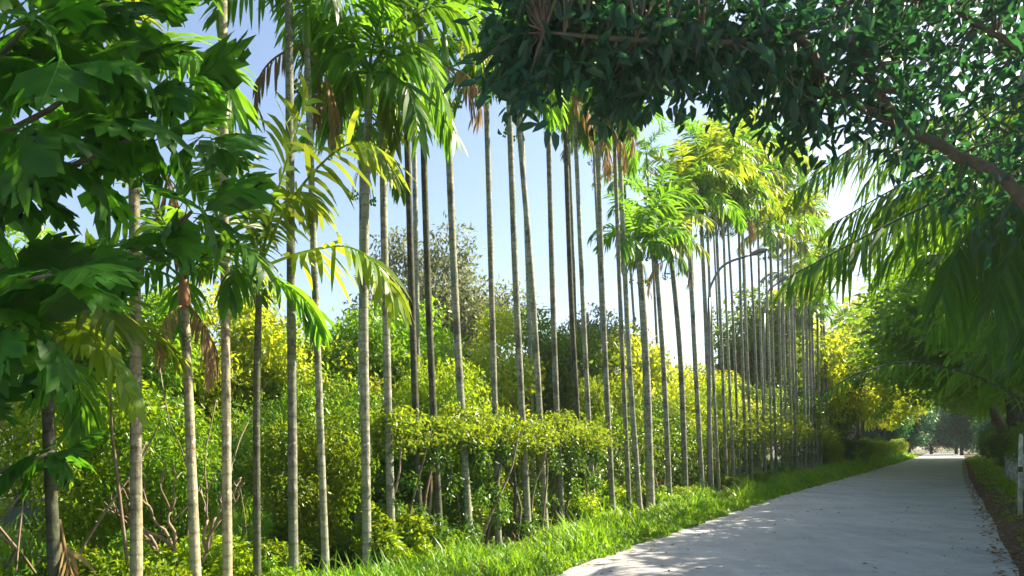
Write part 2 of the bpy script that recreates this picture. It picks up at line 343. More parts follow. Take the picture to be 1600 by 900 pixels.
def frond_from(name, pts, nl, ll, lw, vee, r, mat, ldroop, hang=0.0, rr=.014, start=.16, split=False):
    mb = MB(); n = len(pts)
    V, Q, T = tube(pts, rr*np.linspace(1.3, .25, n), 5); mb.add(V, Q, T, .6, .6)
    tan = nrm(np.gradient(pts, axis=0)); out = []
    for k in range(nl):
        f = start+(1-start)*(k+.5)/nl; x = f*(n-1); i = min(int(x), n-2); q = x-i
        base = pts[i]*(1-q)+pts[i+1]*q; t = nrm(tan[i]*(1-q)+tan[min(i+1, n-1)]*q)
        side = np.cross(t, [0, 0, 1]); side = side/(np.linalg.norm(side)+1e-9); up = np.cross(side, t)
        le = ll*np.interp(f, [start, .35, .75, 1], [.55, 1, .9, .5]); fw = np.interp(f, [0, 1], [.35, 1.3])
        for sg in (-1, 1):
            d = side*sg+t*(fw+.20*r.normal())+up*(vee+.32*r.normal())+np.array([0, 0, -hang]); d /= np.linalg.norm(d)
            nv = np.cross(t, d)*sg+.25*r.normal(size=3)
            m2 = MB() if split else mb
            leaflet_strip(m2, base, d, nv, le*(.8+.35*r.random()), lw*(.8+.5*r.random()), ldroop*(.6+.8*r.random()), np.clip(.5+.3*r.normal(), 0, 1))
            if split: out.append(m2)
    me = mb.mesh(name, mat)
    return (me, out) if split else me
FR = {}
for mk_, mt in (('green', 'palm_leaf'), ('yellow', 'palm_leaf_yellow')):
    FR[mk_] = {
     'up': [frond_mesh('upright_frond', 1.5, R(74), R(60), 24, .52, .056, .4, s_, mt, .9) for s_ in (1, 2)],
     'mid': [frond_mesh('arching_frond', 1.5, R(50), R(105), 25, .54, .058, .35, s_, mt, 1.2) for s_ in (3, 4, 5)],
     'low': [frond_mesh('drooping_frond', 1.35, R(14), R(88), 24, .50, .056, .2, s_, mt, 1.5, .35) for s_ in (6, 7)]}
FR['dead'] = [frond_mesh('dead_frond', 1.3, R(-20), R(90), 16, .45, .035, .0, s_, 'dead_leaf', 1.8, .9) for s_ in (8, 9)]
def fruit_mesh():
    mb = MB(); r = np.random.default_rng(5)
    for k in range(9):
        a = r.random()*6.28; pts = curve([(0, 0, 0), (.12*math.cos(a), .12*math.sin(a), -.1), (.2*math.cos(a), .2*math.sin(a), -.38-.15*r.random())], 5)
        V, Q, T = tube(pts, .006, 4); mb.add(V, Q, T, .3, .3)
        for q in range(5):
            c = pts[-1]+r.normal(size=3)*.03; V, Q, T = tube([c-[0, 0, .022], c-[0, 0, .008], c+[0, 0, .012], c+[0, 0, .024]], np.array([.006, .017, .016, .004]), 6); mb.add(V, Q, T, .8, .8)
    return mb.mesh('fruit_cluster', 'palm_leaf_yellow', True)
FRUIT = fruit_mesh()
def palm(label, base, top, r, mid=None, bark='palm_bark', nf=10, col='green', dead=1, shaft='shaft', fs=1.0, group=None, upright=False, seed=0, cat='palm tree'):
    """base on the ground, top = where the fronds leave the crownshaft"""
    rr = random.Random(seed*7+3)
    t = thing('areca_palm', label, cat, base, 0, group)
    b = np.zeros(3); tp = np.asarray(top)-np.asarray(base); H = tp[2]
    ctrl = [b, (np.asarray(mid)-np.asarray(base)) if mid is not None else tp*.5+np.array([rr.uniform(-.1, .1), rr.uniform(-.1, .1), 0])*min(1, H/8), tp]
    sh = .62*fs if H > 2.5 else .4                                # crownshaft length
    n = max(14, int(H/.10)); pts = curve(ctrl, n); z = np.linspace(0, 1, n)
    ns = int((H-sh)/H*n); rad = r*(1.0-.22*z)*(1+.02*np.sin(np.arange(n)*2.1)+.02*np.sin(np.arange(n)*.37+seed))*(1+.5*np.exp(-z*H/.12))*rr.uniform(.88, 1.15); pts[0, 2] = -.08
    link('trunk', tube_mesh('trunk', pts[:ns+1], rad[:ns+1], 10, bark), t)
    sp = pts[ns:]; m_ = len(sp); k = np.linspace(0, 1, m_)
    link('crownshaft', tube_mesh('crownshaft', sp, r*np.interp(k, [0, .12, .5, 1], [.86, 1.18, .98, .45]), 10, shaft), t)
    off = rr.random()*6.28
    for q in range(nf):
        f = (q+.5)/nf; az = off+q*2.39996
        kindf = 'up' if f < .3 or upright and f < .6 else ('mid' if f < .75 else 'low')
        fam = col if not isinstance(col, tuple) else col[min(len(col)-1, int(rr.random() < .33)*(len(col)-1))]
        me = rr.choice(FR[fam][kindf])
        link('frond', me, t, tuple(tp-np.array([0, 0, .12*f])), (rr.uniform(-.12, .12), rr.uniform(-.12, .12), az), fs*rr.uniform(.85, 1.12))
    for q in range(dead if dead > 1 or rr.random() < .35 else 0):
        link('dead_frond', rr.choice(FR['dead']), t, tuple(pts[ns]+np.array([0, 0, .03])), (0, 0, rr.random()*6.28), fs*rr.uniform(.7, 1.05))
    if H > 4.5 and rr.random() < .8:
        link('fruit_cluster', FRUIT, t, tuple(pts[ns]-np.array([0, 0, .02])), (0, 0, rr.random()*6.28), 1.0)
    return t
def row_y(px): return HOR+.227*(1478-px)
def nick(px):
    t = [(90, 'dark leftmost palm'), (213, 'palm with reddish crownshaft'), (308, 'low palm with orange stalks'), (356, 'thick pale palm'), (402, 'slim green shafted palm'), (459, 'tall grey palm'), (510, 'curved palm with the dry crown'), (574, 'palm with the big dark crown'), (613, 'pale palm left of the vine hedge'),
         (657, 'left end of the vine hedge'), (735, 'palm with drooping yellow fronds'), (779, 'palm alone against the sky'), (840, 'close pair of leaning palms'), (913, 'dark leaning palm'), (958, 'right end of the vine hedge'), (992, 'two touching palms'), (1045, 'three low crowned palms'), (1108, 'curved street lamp'), (1160, 'first palms past the lamp'), (1230, 'middle of the far palms'), (1290, 'last far palms')]
    return min(t, key=lambda a: abs(a[0]-px))[1]
def pxof(p): return 800+FPX*p[0]/max(p[1], .1)
NL = {}
def palm_px(label, bx, by, ptsx, ytop, wpx, **k):
    """bx,by: base pixel; ptsx: (x,y) of a mid and the crown point"""
    b = G(bx, by if by else row_y(bx)); d = b[1]
    (mx, my), (tx, ty) = ptsx
    return palm(label, b, P(tx, ty, d), wpx*.86/2/FPX*d, P(mx, my, d), seed=bx, **k)
PL = [
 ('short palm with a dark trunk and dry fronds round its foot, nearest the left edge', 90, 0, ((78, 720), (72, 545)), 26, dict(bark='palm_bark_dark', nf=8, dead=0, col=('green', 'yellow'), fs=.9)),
 ('palm with sunlit right side and reddish brown crownshaft behind the lobed leaves', 213, 0, ((212, 560), (207, 75)), 24, dict(shaft='shaft_brown', bark='palm_bark_warm', col=('green', 'yellow'), dead=1)),
 ('low palm with orange leaf stalks, its crown beneath the big lobed leaves', 308, 0, ((296, 650), (286, 425)), 20, dict(shaft='shaft_brown', bark='palm_bark_warm', nf=9, dead=3, fs=.75)),
 ('tall pale trunked palm, thickest of the near row, left of the slim green shafted palm', 356, 0, ((352, 480), (346, -330)), 20, dict(bark='palm_bark_warm', nf=8)),
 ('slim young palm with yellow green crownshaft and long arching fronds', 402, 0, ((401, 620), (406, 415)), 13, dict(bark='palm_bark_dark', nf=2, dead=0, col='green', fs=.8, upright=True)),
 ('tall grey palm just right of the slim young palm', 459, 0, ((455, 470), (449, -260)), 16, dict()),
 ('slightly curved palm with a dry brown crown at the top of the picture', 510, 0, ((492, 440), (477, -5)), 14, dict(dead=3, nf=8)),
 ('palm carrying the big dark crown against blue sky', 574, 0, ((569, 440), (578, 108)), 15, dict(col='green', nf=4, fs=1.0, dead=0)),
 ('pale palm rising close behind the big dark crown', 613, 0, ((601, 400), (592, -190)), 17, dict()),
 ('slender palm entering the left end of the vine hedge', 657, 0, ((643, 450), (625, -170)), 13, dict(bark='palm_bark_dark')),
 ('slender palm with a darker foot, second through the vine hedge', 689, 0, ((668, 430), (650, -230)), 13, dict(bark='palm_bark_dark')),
 ('leaning palm whose drooping yellow fronds hang beside the big dark crown', 735, 0, ((712, 480), (694, 50)), 14, dict(nf=9, dead=2, col=('green', 'green', 'yellow'), fs=.95)),
 ('straight palm standing alone against the sky right of the drooping yellow fronds', 779, 0, ((768, 450), (752, -120)), 12, dict()),
 ('palm with its crown lost in the dark overhanging leaves, left of a close pair', 826, 0, ((807, 470), (793, 95)), 13, dict(dead=1)),
 ('right hand palm of a close pair, leaning left at the top', 853, 0, ((833, 470), (803, 110)), 12, dict(dead=1)),
 ('palm behind the single hanging pointed leaves', 879, 0, ((866, 540), (853, 60)), 11, dict(dead=1)),
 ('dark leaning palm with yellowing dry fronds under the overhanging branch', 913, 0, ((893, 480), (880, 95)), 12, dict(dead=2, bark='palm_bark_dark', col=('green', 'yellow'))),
 ('thin palm close right of the dark leaning palm', 928, 812, ((912, 500), (896, 140)), 10, dict(dead=1)),
 ('palm with tan dry fronds at the right end of the vine hedge', 958, 0, ((943, 500), (931, 135)), 10, dict(dead=2, col=('yellow', 'green'))),
 ('left palm of a pair that almost touch', 984, 0, ((971, 520), (957, 140)), 10, dict(dead=2)),
 ('right palm of a pair that almost touch', 1000, 802, ((982, 540), (966, 190)), 10, dict(dead=1)),
 ('thick grey palm with a low dark crown, first of three low crowned palms', 1017, 0, ((1009, 560), (997, 375)), 15, dict(dead=1, nf=11)),
 ('middle one of three low crowned palms', 1047, 0, ((1036, 560), (1019, 335)), 11, dict(dead=1, nf=10)),
 ('last of three low crowned palms, with tan fronds', 1072, 0, ((1063, 560), (1046, 372)), 10, dict(dead=2, nf=10, col=('yellow', 'green'))),
 ('sunlit palm left of the curved street lamp', 1098, 0, ((1085, 540), (1072, 285)), 11, dict(dead=1, col=('yellow', 'green'))),
]
XF = {402: [([(407, 412), (425, 330), (452, 240), (482, 150)], .0, 'palm_leaf_yellow', .6, .1), ([(405, 412), (388, 330), (368, 250), (340, 175)], .15, 'palm_leaf_yellow', .56, .1), ([(407, 414), (450, 320), (520, 240), (575, 222), (612, 262)], -.3, 'palm_leaf_yellow', .62, .5),
            ([(407, 418), (470, 395), (540, 385), (590, 415), (622, 470)], -.5, 'palm_leaf_yellow', .66, .5), ([(405, 416), (360, 370), (320, 380), (285, 430)], .3, 'palm_leaf', .5, .5), ([(407, 416), (415, 350), (470, 300), (500, 330)], .8, 'palm_leaf_yellow', .5, .4), ([(405, 418), (370, 300), (330, 260), (300, 290)], .6, 'palm_leaf', .5, .4), ([(407, 418), (440, 440), (480, 470), (500, 520)], .5, 'palm_leaf', .45, .4)],
      574: [([(578, 112), (540, 85), (500, 95), (462, 160)], -.5, 'palm_leaf', .62, .7), ([(578, 110), (555, 50), (530, 20), (490, 30)], .2, 'palm_leaf', .62, .4), ([(580, 112), (630, 85), (680, 120), (712, 210)], -.4, 'palm_leaf', .66, .8), ([(580, 110), (620, 50), (680, 10), (738, 35)], .1, 'palm_leaf', .6, .4),
            ([(580, 114), (610, 115), (640, 145), (655, 215)], -.9, 'palm_leaf', .6, .9), ([(576, 114), (548, 115), (525, 150), (512, 215)], .5, 'palm_leaf', .6, .9), ([(578, 108), (580, 60), (590, 0), (600, -50)], .2, 'palm_leaf', .55, .1), ([(578, 112), (600, 80), (650, 70), (690, 130)], .7, 'palm_leaf', .6, .6), ([(577, 112), (545, 70), (520, 60), (480, 90)], .9, 'palm_leaf', .6, .6), ([(578, 114), (600, 130), (610, 170), (618, 230)], .3, 'palm_leaf_yellow', .5, .9)],
      90: [([(75, 540), (120, 510), (165, 545), (212, 640)], -.3, 'palm_leaf_yellow', .34, .5)]}
for lb, bx, by, pt, wp, kw in PL:
    po = palm_px(lb, bx, by, pt, 0, wp, **kw); bw = G(bx, row_y(bx))
    for k, (pp_, dz, mt, ll_, hg) in enumerate(XF.get(bx, ())):
        m_ = len(pp_); cs = [P(x, y, bw[1]+dz*j/(m_-1))-bw for j, (x, y) in enumerate(pp_)]
        link('frond', frond_from('frond', curve(cs, 18), 26, ll_, .058, .3, np.random.default_rng(bx+k), mt, 1.0, hg), po)
# far stretch of the row and the second row behind
rr = random.Random(5)
ORD = ['first', 'second', 'third', 'fourth', 'fifth', 'sixth', 'seventh', 'eighth', 'ninth', 'tenth', 'eleventh', 'twelfth', 'thirteenth', 'fourteenth', 'fifteenth', 'sixteenth', 'seventeenth', 'eighteenth', 'nineteenth', 'twentieth', 'twenty first', 'twenty second', 'twenty third', 'twenty fourth']
FX = (1113, 1124, 1136, 1148, 1156, 1167, 1176, 1187, 1197, 1206, 1214, 1223, 1231, 1238, 1245, 1252, 1259, 1265, 1271, 1277, 1283, 1289, 1294)
for x in FX:
    by = row_y(x)+rr.uniform(-2.0, 1); d = G(x, by)[1]; yt = np.interp(x, [1100, 1150, 1200, 1250, 1295], [300, 285, 325, 415, 520])+rr.choice((rr.uniform(-30, 25), rr.uniform(-130, -40)))
    lean = (x-by*0)-np.interp(x, [1100, 1290], [22, 10])+rr.uniform(-4, 4)
    FAR = 'slender palm of the crowded far stretch, %s counting rightwards from the curved street lamp' % ORD[FX.index(x)]
    palm_px(FAR, x, by, (((x+lean)/2+rr.uniform(-2, 2), (by+yt)/2), (lean, yt)), 0, max(5, 150/d), nf=13, fs=1.18, dead=rr.choice((0, 1, 1)), col=('yellow', 'green') if rr.random() < .6 else 'green', group='palms in the far stretch of the row')
for x, by, xt, yt in ((560, 850, 566, 205), (655, 812, 640, -90), (835, 780, 808, 20), (905, 772, 886, 150), (948, 768, 926, 205), (1005, 758, 975, 285), (1035, 752, 1010, 240), (1088, 745, 1078, 300), (1108, 742, 1090, 270), (1128, 738, 1112, 300), (1150, 733, 1137, 330), (1172, 730, 1160, 320), (1193, 728, 1183, 350), (1213, 724, 1205, 385), (1236, 721, 1230, 440)):
    d = G(x, by)[1]
    palm_px('thin second row palm behind the %s%s' % (nick(x), ', the right hand one' if x in (1128, 1172, 1236) else ''), x, by, (((x+xt)/2+2, (by+yt)/2), (xt, yt)), 0, 150/d*1.1, nf=8, dead=1, group='palms of the second row')
# dry frond at the foot of the first palm
mb = MB(); o = thing('dry_frond', 'dry tan palm frond fallen against the foot of the dark leftmost palm', 'palm frond', G(100, row_y(100)-8))
fm = frond_from('leaf_blade', curve([(.02, -.1, 1.0), (.16, -.15, .55), (.42, -.2, .1)], 14), 20, .42, .035, .1, np.random.default_rng(3), 'dead_leaf', 1.0, .5)
link('leaf_blade', fm, o)

# ------------------------------------------------------------------ broad-leaf tree templates
def limb_path(a, b, r, n=7, sag=.12):
    a = np.asarray(a, float); b = np.asarray(b, float); l = np.linalg.norm(b-a)
    return curve([a, a+(b-a)*.35+r.normal(size=3)*l*sag*.6+[0, 0, l*.06], a+(b-a)*.7+r.normal(size=3)*l*sag*.5, b], n)
def tree_tpl(seed, H, rad, n, leaf, mat, bark, ch=.45, tr=.10, wdt=.45, nclump=22, limbs=6, multi=1, flat=.8, low=.25):
    global rng
    keep = rng; rng = np.random.default_rng(seed); r = rng
    cl = []
    for k in range(nclump):
        d = rand_dir(1)[0]; f = r.random()**.4
        c = np.array([d[0]*rad*f*.8, d[1]*rad*f*.8, H*(low+(1-low)*.5)+d[2]*H*(1-low)*.42*f]); cl.append((c, rad*(.22+.22*r.random())))
    mb = MB(); clump_leaves(mb, cl, n, leaf, wdt, LEAF2, .35, .35, flat); cm = mb.mesh('foliage', mat)
    tm = []
    for q in range(multi):
        o = r.normal(size=3)*[.12, .12, 0]*(multi > 1)
        top = np.array([r.normal()*.12*rad, r.normal()*.12*rad, H*(.62 if multi == 1 else .5+.2*r.random())])+o*3*(multi > 1)
        pts = curve([o-[0, 0, .1], o*1.5+top*.4*[.4, .4, 1], top], 9); tm.append(tube_mesh('trunk', pts, tr/(multi**.5)*np.linspace(1.15, .35, 9), 8, bark))
    lm = []
    for k in range(limbs):
        c, cr = cl[r.integers(len(cl))]; z0 = max(.25*H, min(c[2]*.75, H*.55)); lm.append(tube_mesh('limb', limb_path([0, 0, z0], c, r), tr*np.linspace(.5, .1, 7), 6, bark))
    rng = keep
    return cm, tm, lm
def plant(tpl, name, label, cat, loc, scale=1.0, group=None, rot=None):
    cm, tm, lm = tpl; sc = scale if isinstance(scale, tuple) else (scale,)*3
    t = thing(name, label, cat, (loc[0], loc[1], 0), random.random()*6.28 if rot is None else rot, group, sc)
    for m_ in tm: link('trunk' if name != 'bush' else 'stem', m_, t)
    for m_ in lm: link('limb', m_, t)
    link('foliage', cm, t, kind='stuff'); return t
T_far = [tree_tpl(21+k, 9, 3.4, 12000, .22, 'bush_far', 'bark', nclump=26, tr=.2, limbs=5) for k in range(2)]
T_green = [tree_tpl(31+k, 6, 2.4, 9000, .20, 'bush_a', 'bark', nclump=24, tr=.12) for k in range(3)]
T_gold = [tree_tpl(41+k, 6, 2.3, 8000, .19, 'bush_painted_glow', 'bark', nclump=24, tr=.12, low=.2) for k in range(2)]
T_dark = [tree_tpl(51+k, 6.5, 2.7, 12000, .17, 'mango_green', 'bark', nclump=26, tr=.16, low=.25) for k in range(3)]
T_arch = [tree_tpl(81+k, 6.5, 3.3, 14000, .20, 'mango_green', 'bark', nclump=34, tr=.16, low=.38, flat=.7) for k in range(2)]
B_near = [tree_tpl(61+k, 2.4, 1.15, 11500, .078, m_, 'bark_pale', nclump=30, tr=.035, limbs=5, multi=3, low=.05, wdt=.5) for k, m_ in enumerate(('bush_a', 'bush_b', 'bush_dark', 'bush_b'))]
B_low = [tree_tpl(71+k, 1.0, .8, 2600, .10, m_, 'bark', nclump=12, tr=.02, limbs=2, multi=2, low=.0, wdt=.55) for k, m_ in enumerate(('bush_a', 'bush_b'))]
# thicket behind the palms
TH = 'leafy green bush in the dense thicket behind the near palm trunks'
rb = random.Random(9)
for k in range(60):
    s = rb.uniform(-3, 38); t = -7.6-rb.random()**1.3*7
    p = L(s, t)
    if p[1] < 3.5: continue
    tb_ = rb.choice(B_near); c_ = ('fresh green', 'yellow green', 'dark green', 'yellow green')[B_near.index(tb_)]; v_ = 'fronting' if t > -9.5 else 'deep in'
    plant(tb_, 'bush', '%s bush %s the thicket behind the %s' % (c_, v_, nick(pxof(p))), 'bush', p, (lambda q: (q*.8, q*.8, q*rb.uniform(.9, 1.4)))(rb.uniform(.8, 1.25)), 'bushes of the thicket')
for k in range(120):
    s = rb.uniform(-2.5, 36); t = -5.95-rb.random()**1.5*2.3; p = L(s, t)
    if p[1] < 4: continue
    tb_ = rb.choice(B_low); c_ = 'yellow green' if B_low.index(tb_) % 2 else 'green'
    plant(tb_, 'bush', 'low %s plant near the foot of the %s' % (c_, nick(pxof(p))), 'shrub', p, rb.uniform(.35, .8), 'low plants among the palm trunks')
for k in range(34):
    s = rb.uniform(-8, 55); t = -12.5-rb.random()*9; p = L(s, t)
    if p[1] < 6 or p[0] < -.9*p[1]-4: continue
    hh = np.interp(p[0]/p[1]*FPX+800, [0, 450, 560, 700, 900, 1050, 1300], [3.6, 3.6, 2.7, 3.1, 3.6, 3.6, 4])/6.
    plant(rb.choice(T_green+T_gold[:1]+T_dark[:1]), 'wild_tree', 'bushy tree behind the %s' % nick(pxof(p)), 'tree', p, hh*rb.uniform(.8, 1.1)*np.array([1.25, 1.25, 1]).mean(), 'trees in the thicket')
def at_tree(px, ytop, d, tpl, H0, name, label, cat='tree', group=None, wide=1.0):
    h = (1.6+(HOR-ytop)/FPX*d)/H0; plant(tpl, name, label, cat, P(px, 696, d), (h*wide, h*wide, h), group)
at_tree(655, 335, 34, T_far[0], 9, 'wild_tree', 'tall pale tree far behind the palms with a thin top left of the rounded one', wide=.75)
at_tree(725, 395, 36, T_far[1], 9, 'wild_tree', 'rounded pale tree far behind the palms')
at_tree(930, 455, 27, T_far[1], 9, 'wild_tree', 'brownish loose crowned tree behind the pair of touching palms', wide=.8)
at_tree(975, 500, 25, T_gold[0], 6, 'wild_tree', 'yellow green tree right of the brownish loose crowned tree', wide=.8)
at_tree(850, 470, 24, T_green[1], 6, 'wild_tree', 'dark green tree behind the palms left of the brownish loose crowned tree', wide=.9)
at_tree(610, 455, 21, T_green[0], 6, 'wild_tree', 'green tree behind the palm with the big dark crown', wide=.9)
at_tree(760, 470, 22, T_gold[1], 6, 'wild_tree', 'yellow green tree behind the palm that stands alone against the sky', wide=.8)
for k, (px, yt, d) in enumerate(((30, 340, 19), (120, 400, 17), (230, 440, 16), (330, 430, 18), (430, 420, 19), (520, 470, 20))):
    at_tree(px, yt, d, (T_green+T_gold)[k % 5], 6, 'wild_tree', 'tall background tree behind the %s' % nick(px), group='trees behind the left palms', wide=.85)
for k, (px, yt, d) in enumerate(((1060, 560, 30), (1125, 575, 33), (1180, 590, 38), (1235, 600, 42), (1270, 615, 50), (1020, 560, 26))):
    at_tree(px, yt, d, (T_gold+T_green)[k % 5], 6, 'wild_tree', 'low sunlit tree behind the %s' % nick(px), group='trees behind the far palms', wide=1.0)
for k in range(26):                  # far belt closing the view behind everything
    px = -150+k*58; d = 62+rb.uniform(-6, 14)
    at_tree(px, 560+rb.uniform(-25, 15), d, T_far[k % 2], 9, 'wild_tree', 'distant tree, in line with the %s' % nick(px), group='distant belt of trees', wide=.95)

# ------------------------------------------------------------------ vine hedge along the palm row
def hedge(label, p0, p1, z0, z1, n, leaf, mat, stems, half=.42, seed=3, ivy=90):
    global rng
    keep = rng; rng = np.random.default_rng(seed); p0 = np.asarray(p0, float); p1 = np.asarray(p1, float); ln = np.linalg.norm((p1-p0)[:2])
    t = thing('hedge', label, 'hedge', p0); cl = []
    f = rng.random(n); x = f*ln; h_ = z1-z0
    ns_ = lambda a, b_: .5*np.sin(x*a+b_)+.3*np.sin(x*a*2.3+b_*2)+.25*np.sin(x*a*5.1+b_*3)
    top = z1+h_*.42*ns_(2.3, seed); bot = z0+h_*.25*ns_(1.7, seed+2)-h_*.9*np.clip(ns_(3.1, seed+5)-.25, 0, 1)
    u = rng.random(n)**.8; zz = bot+(top-bot)*u+rng.normal(size=n)*.03
    hw = .26+.10*ns_(2.9, seed+1); off = rng.normal(size=n)*hw*np.sqrt(np.clip(1.1-(2*u-1)**2, .1, 1))
    keepm = (ns_(7.0, seed+3)+.6*np.sin(zz*14+x*5)+rng.normal(size=n)*.35) > -.45
    c = (p1-p0)[None]*f[:, None]+RN[None]*off[:, None]; c[:, 2] = zz; c = c[keepm]; m_ = len(c)
    mb = MB(); put_leaves(mb, c, nrm(rand_dir(m_)+np.array([0, 0, -.35])), nrm(rand_dir(m_)*.7+np.array([0, 0, .7])), leaf*(.6+.8*rng.random(m_)), .5, LEAF2, np.clip(-.05+.55*u[keepm]+.35*ns_(3.7, 1)[keepm]+.22*rng.normal(size=m_), 0, 1))  # tint darkens downwards: shade of the underside put into leaf colour
    link('foliage', mb.mesh('foliage', mat), t, kind='stuff')
    if ivy:
        cl = []
        for k in range(ivy):
            c = (p1-p0)*rng.random()**.8; z_ = z0-rng.random()**1.6*z0*.85; cl.append((np.array([c[0]+rng.normal()*.2, c[1]+rng.normal()*.2, z_]), rng.uniform(.08, .24)))
        mb = MB(); clump_leaves(mb, cl, n//2, leaf, .5, LEAF2, .6, .1); link('hanging_foliage', mb.mesh('hanging_foliage', 'bush_dark'), t, kind='stuff')
    for k in range(stems):
        f = (k+.3+.5*rng.random())/stems; c = (p1-p0)*f; a = np.array([c[0]+rng.normal()*.12, c[1]+rng.normal()*.12, -.05]); b = np.array([c[0]+rng.normal()*.22, c[1]+rng.normal()*.15, z0+(z1-z0)*.5])
        link('stem', tube_mesh('stem', limb_path(a, b, rng, 8, .06), (.012+.018*rng.random())*np.linspace(1.2, .6, 8), 6, 'bark_pale' if rng.random() < .6 else 'bark'), t)
    rng = keep
def hp(px, off=.35): 
    g = G(px, row_y(px)); return g-RN*off
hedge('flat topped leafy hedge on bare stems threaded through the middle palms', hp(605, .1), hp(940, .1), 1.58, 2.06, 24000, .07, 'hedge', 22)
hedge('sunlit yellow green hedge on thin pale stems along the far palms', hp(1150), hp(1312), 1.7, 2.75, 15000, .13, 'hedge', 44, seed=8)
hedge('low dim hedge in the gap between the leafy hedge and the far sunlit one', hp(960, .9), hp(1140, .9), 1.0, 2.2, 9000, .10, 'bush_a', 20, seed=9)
# small leafy sapling with hanging leaves left of the far hedge
at_tree(1128, 575, 28, B_near[1], 2.4, 'bush', 'tall thin shrub with yellow green leaves left of the far sunlit hedge', 'shrub', wide=.45)
at_tree(1078, 600, 26, B_near[3], 2.4, 'bush', 'yellow green shrub among the palm trunks left of the street lamp', 'shrub', wide=.5)
# spiky weeds on the verge
def weed(px, py, label, n=26, h=.7, seed=1):
    r = np.random.default_rng(seed); mb = MB()
    for k in range(n):
        a = r.random()*6.28; d = np.array([math.cos(a)*.6, math.sin(a)*.6, 1.0]); leaflet_strip(mb, r.normal(size=3)*[.08, .08, 0], d, np.array([-math.cos(a), -math.sin(a), .6]), h*(.6+.6*r.random()), .035, 1.3, .5+.4*r.normal(), 5)
    t = link('grass_tuft', mb.mesh('grass_tuft', 'grass'), None, G(px, py)); t['label'] = label; t['category'] = 'plant'
weed(1030, 792, 'pale arching grass tuft at the foot of the thick grey palm', 36, .9, 2)
weed(690, 868, 'grass tuft at the foot of the second slender palm in the vine hedge', 18, .4, 3)
# bare branching shrub between the first palms
t = thing('bare_shrub', 'bare shrub with pinkish brown branches between two near palm trunks', 'shrub', P(285, 905, 7.6)*[1, 1, 0])
def shrub(p, d, l, r_, dep, rg):
    q = p+d*l; link('branch', tube_mesh('branch', limb_path(p, q, rg, 6, .10), r_*np.linspace(1, .6, 6), 6, 'bark_pale'), t)
    if dep:
        for k in range(3 if dep > 2 else 2):
            nd = nrm(d+rg.normal(size=3)*[.42, .3, .25]+[0, 0, .12]); shrub(q, nd, l*(.6+.25*rg.random()), r_*.62, dep-1, rg)
rg = np.random.default_rng(12)
for k in range(3): shrub(np.zeros(3), nrm(np.array([(-.5, -.1, .45)[k], rg.normal()*.2, 1.0])), .55, .032, 3, rg)

mbv = MB(); rv = np.random.default_rng(44)
for k in range(60):
    p = L(rv.uniform(-2, 26), -6.6-rv.random()*3.2); h = rv.uniform(.7, 2.9); d = np.array([rv.normal()*.35, rv.normal()*.35, 1])*h
    V, Q, T = tube(limb_path(p, p+d, rv, 7, .12), rv.uniform(.006, .018)*np.linspace(1.2, .4, 7), 5); mbv.add(V, Q, T)
o = link('dead_sticks', mbv.mesh('dead_sticks', 'bark_pale', True), kind='stuff'); o['label'] = 'tangle of thin bare sticks in front of the thicket among the palm trunks'; o['category'] = 'sticks'

# ------------------------------------------------------------------ street lamps
def lamp(label, bx, d, px_arm, y_bend, y_tip, x_tip):
    b = P(bx, 696, d)*[1, 1, 0]; t = thing('street_lamp', label, 'street lamp', b, 0)
    zb = 1.6+(HOR-y_bend)/FPX*d; tip = P(x_tip, y_tip, d)-b; ttop = np.array([0, 0, zb])
    link('pole', tube_mesh('pole', curve([(0, 0, -.1), (0, 0, zb*.5), (0, 0, zb)], 8), np.linspace(.075, .045, 8), 10, 'metal'), t)
    arc = curve([ttop, ttop+[.05, 0, .35], ttop+(tip-ttop)*[.35, 1, 0]+[0, 0, (tip[2]-zb)*.75], tip], 16)
    link('arm', tube_mesh('arm', arc, .036, 8, 'metal'), t)
    mb = MB(); dr = nrm(arc[-1]-arc[-2]); V, Q, T = tube([tip, tip+dr*.06, tip+dr*.3, tip+dr*.52, tip+dr*.58], np.array([.03, .06, .095, .07, .02]), 10); mb.add(V*[1, 1, 1], Q, T)
    h = link('lamp_head', mb.mesh('lamp_head', 'metal', True), t)
    V, Q, T = tube([tip+dr*.16+[0, 0, -.06], tip+dr*.3+[0, 0, -.09], tip+dr*.46+[0, 0, -.06]], np.array([.02, .05, .02]), 8); link('lens', mk('lens', V, Q, T, 'lamp_glass', None, True), h)
    link('base_plate', tube_mesh('base_plate', [(0, 0, -.02), (0, 0, .02), (0, 0, .05)], .16, 12, 'metal'), t)
lamp('curved grey street lamp arching over the palms, the nearer of two', 1108, 22.5, 0, 465, 398, 1172)
lamp('farther grey street lamp whose arm shows between far palm trunks', 1194, 31, 0, 490, 443, 1214)

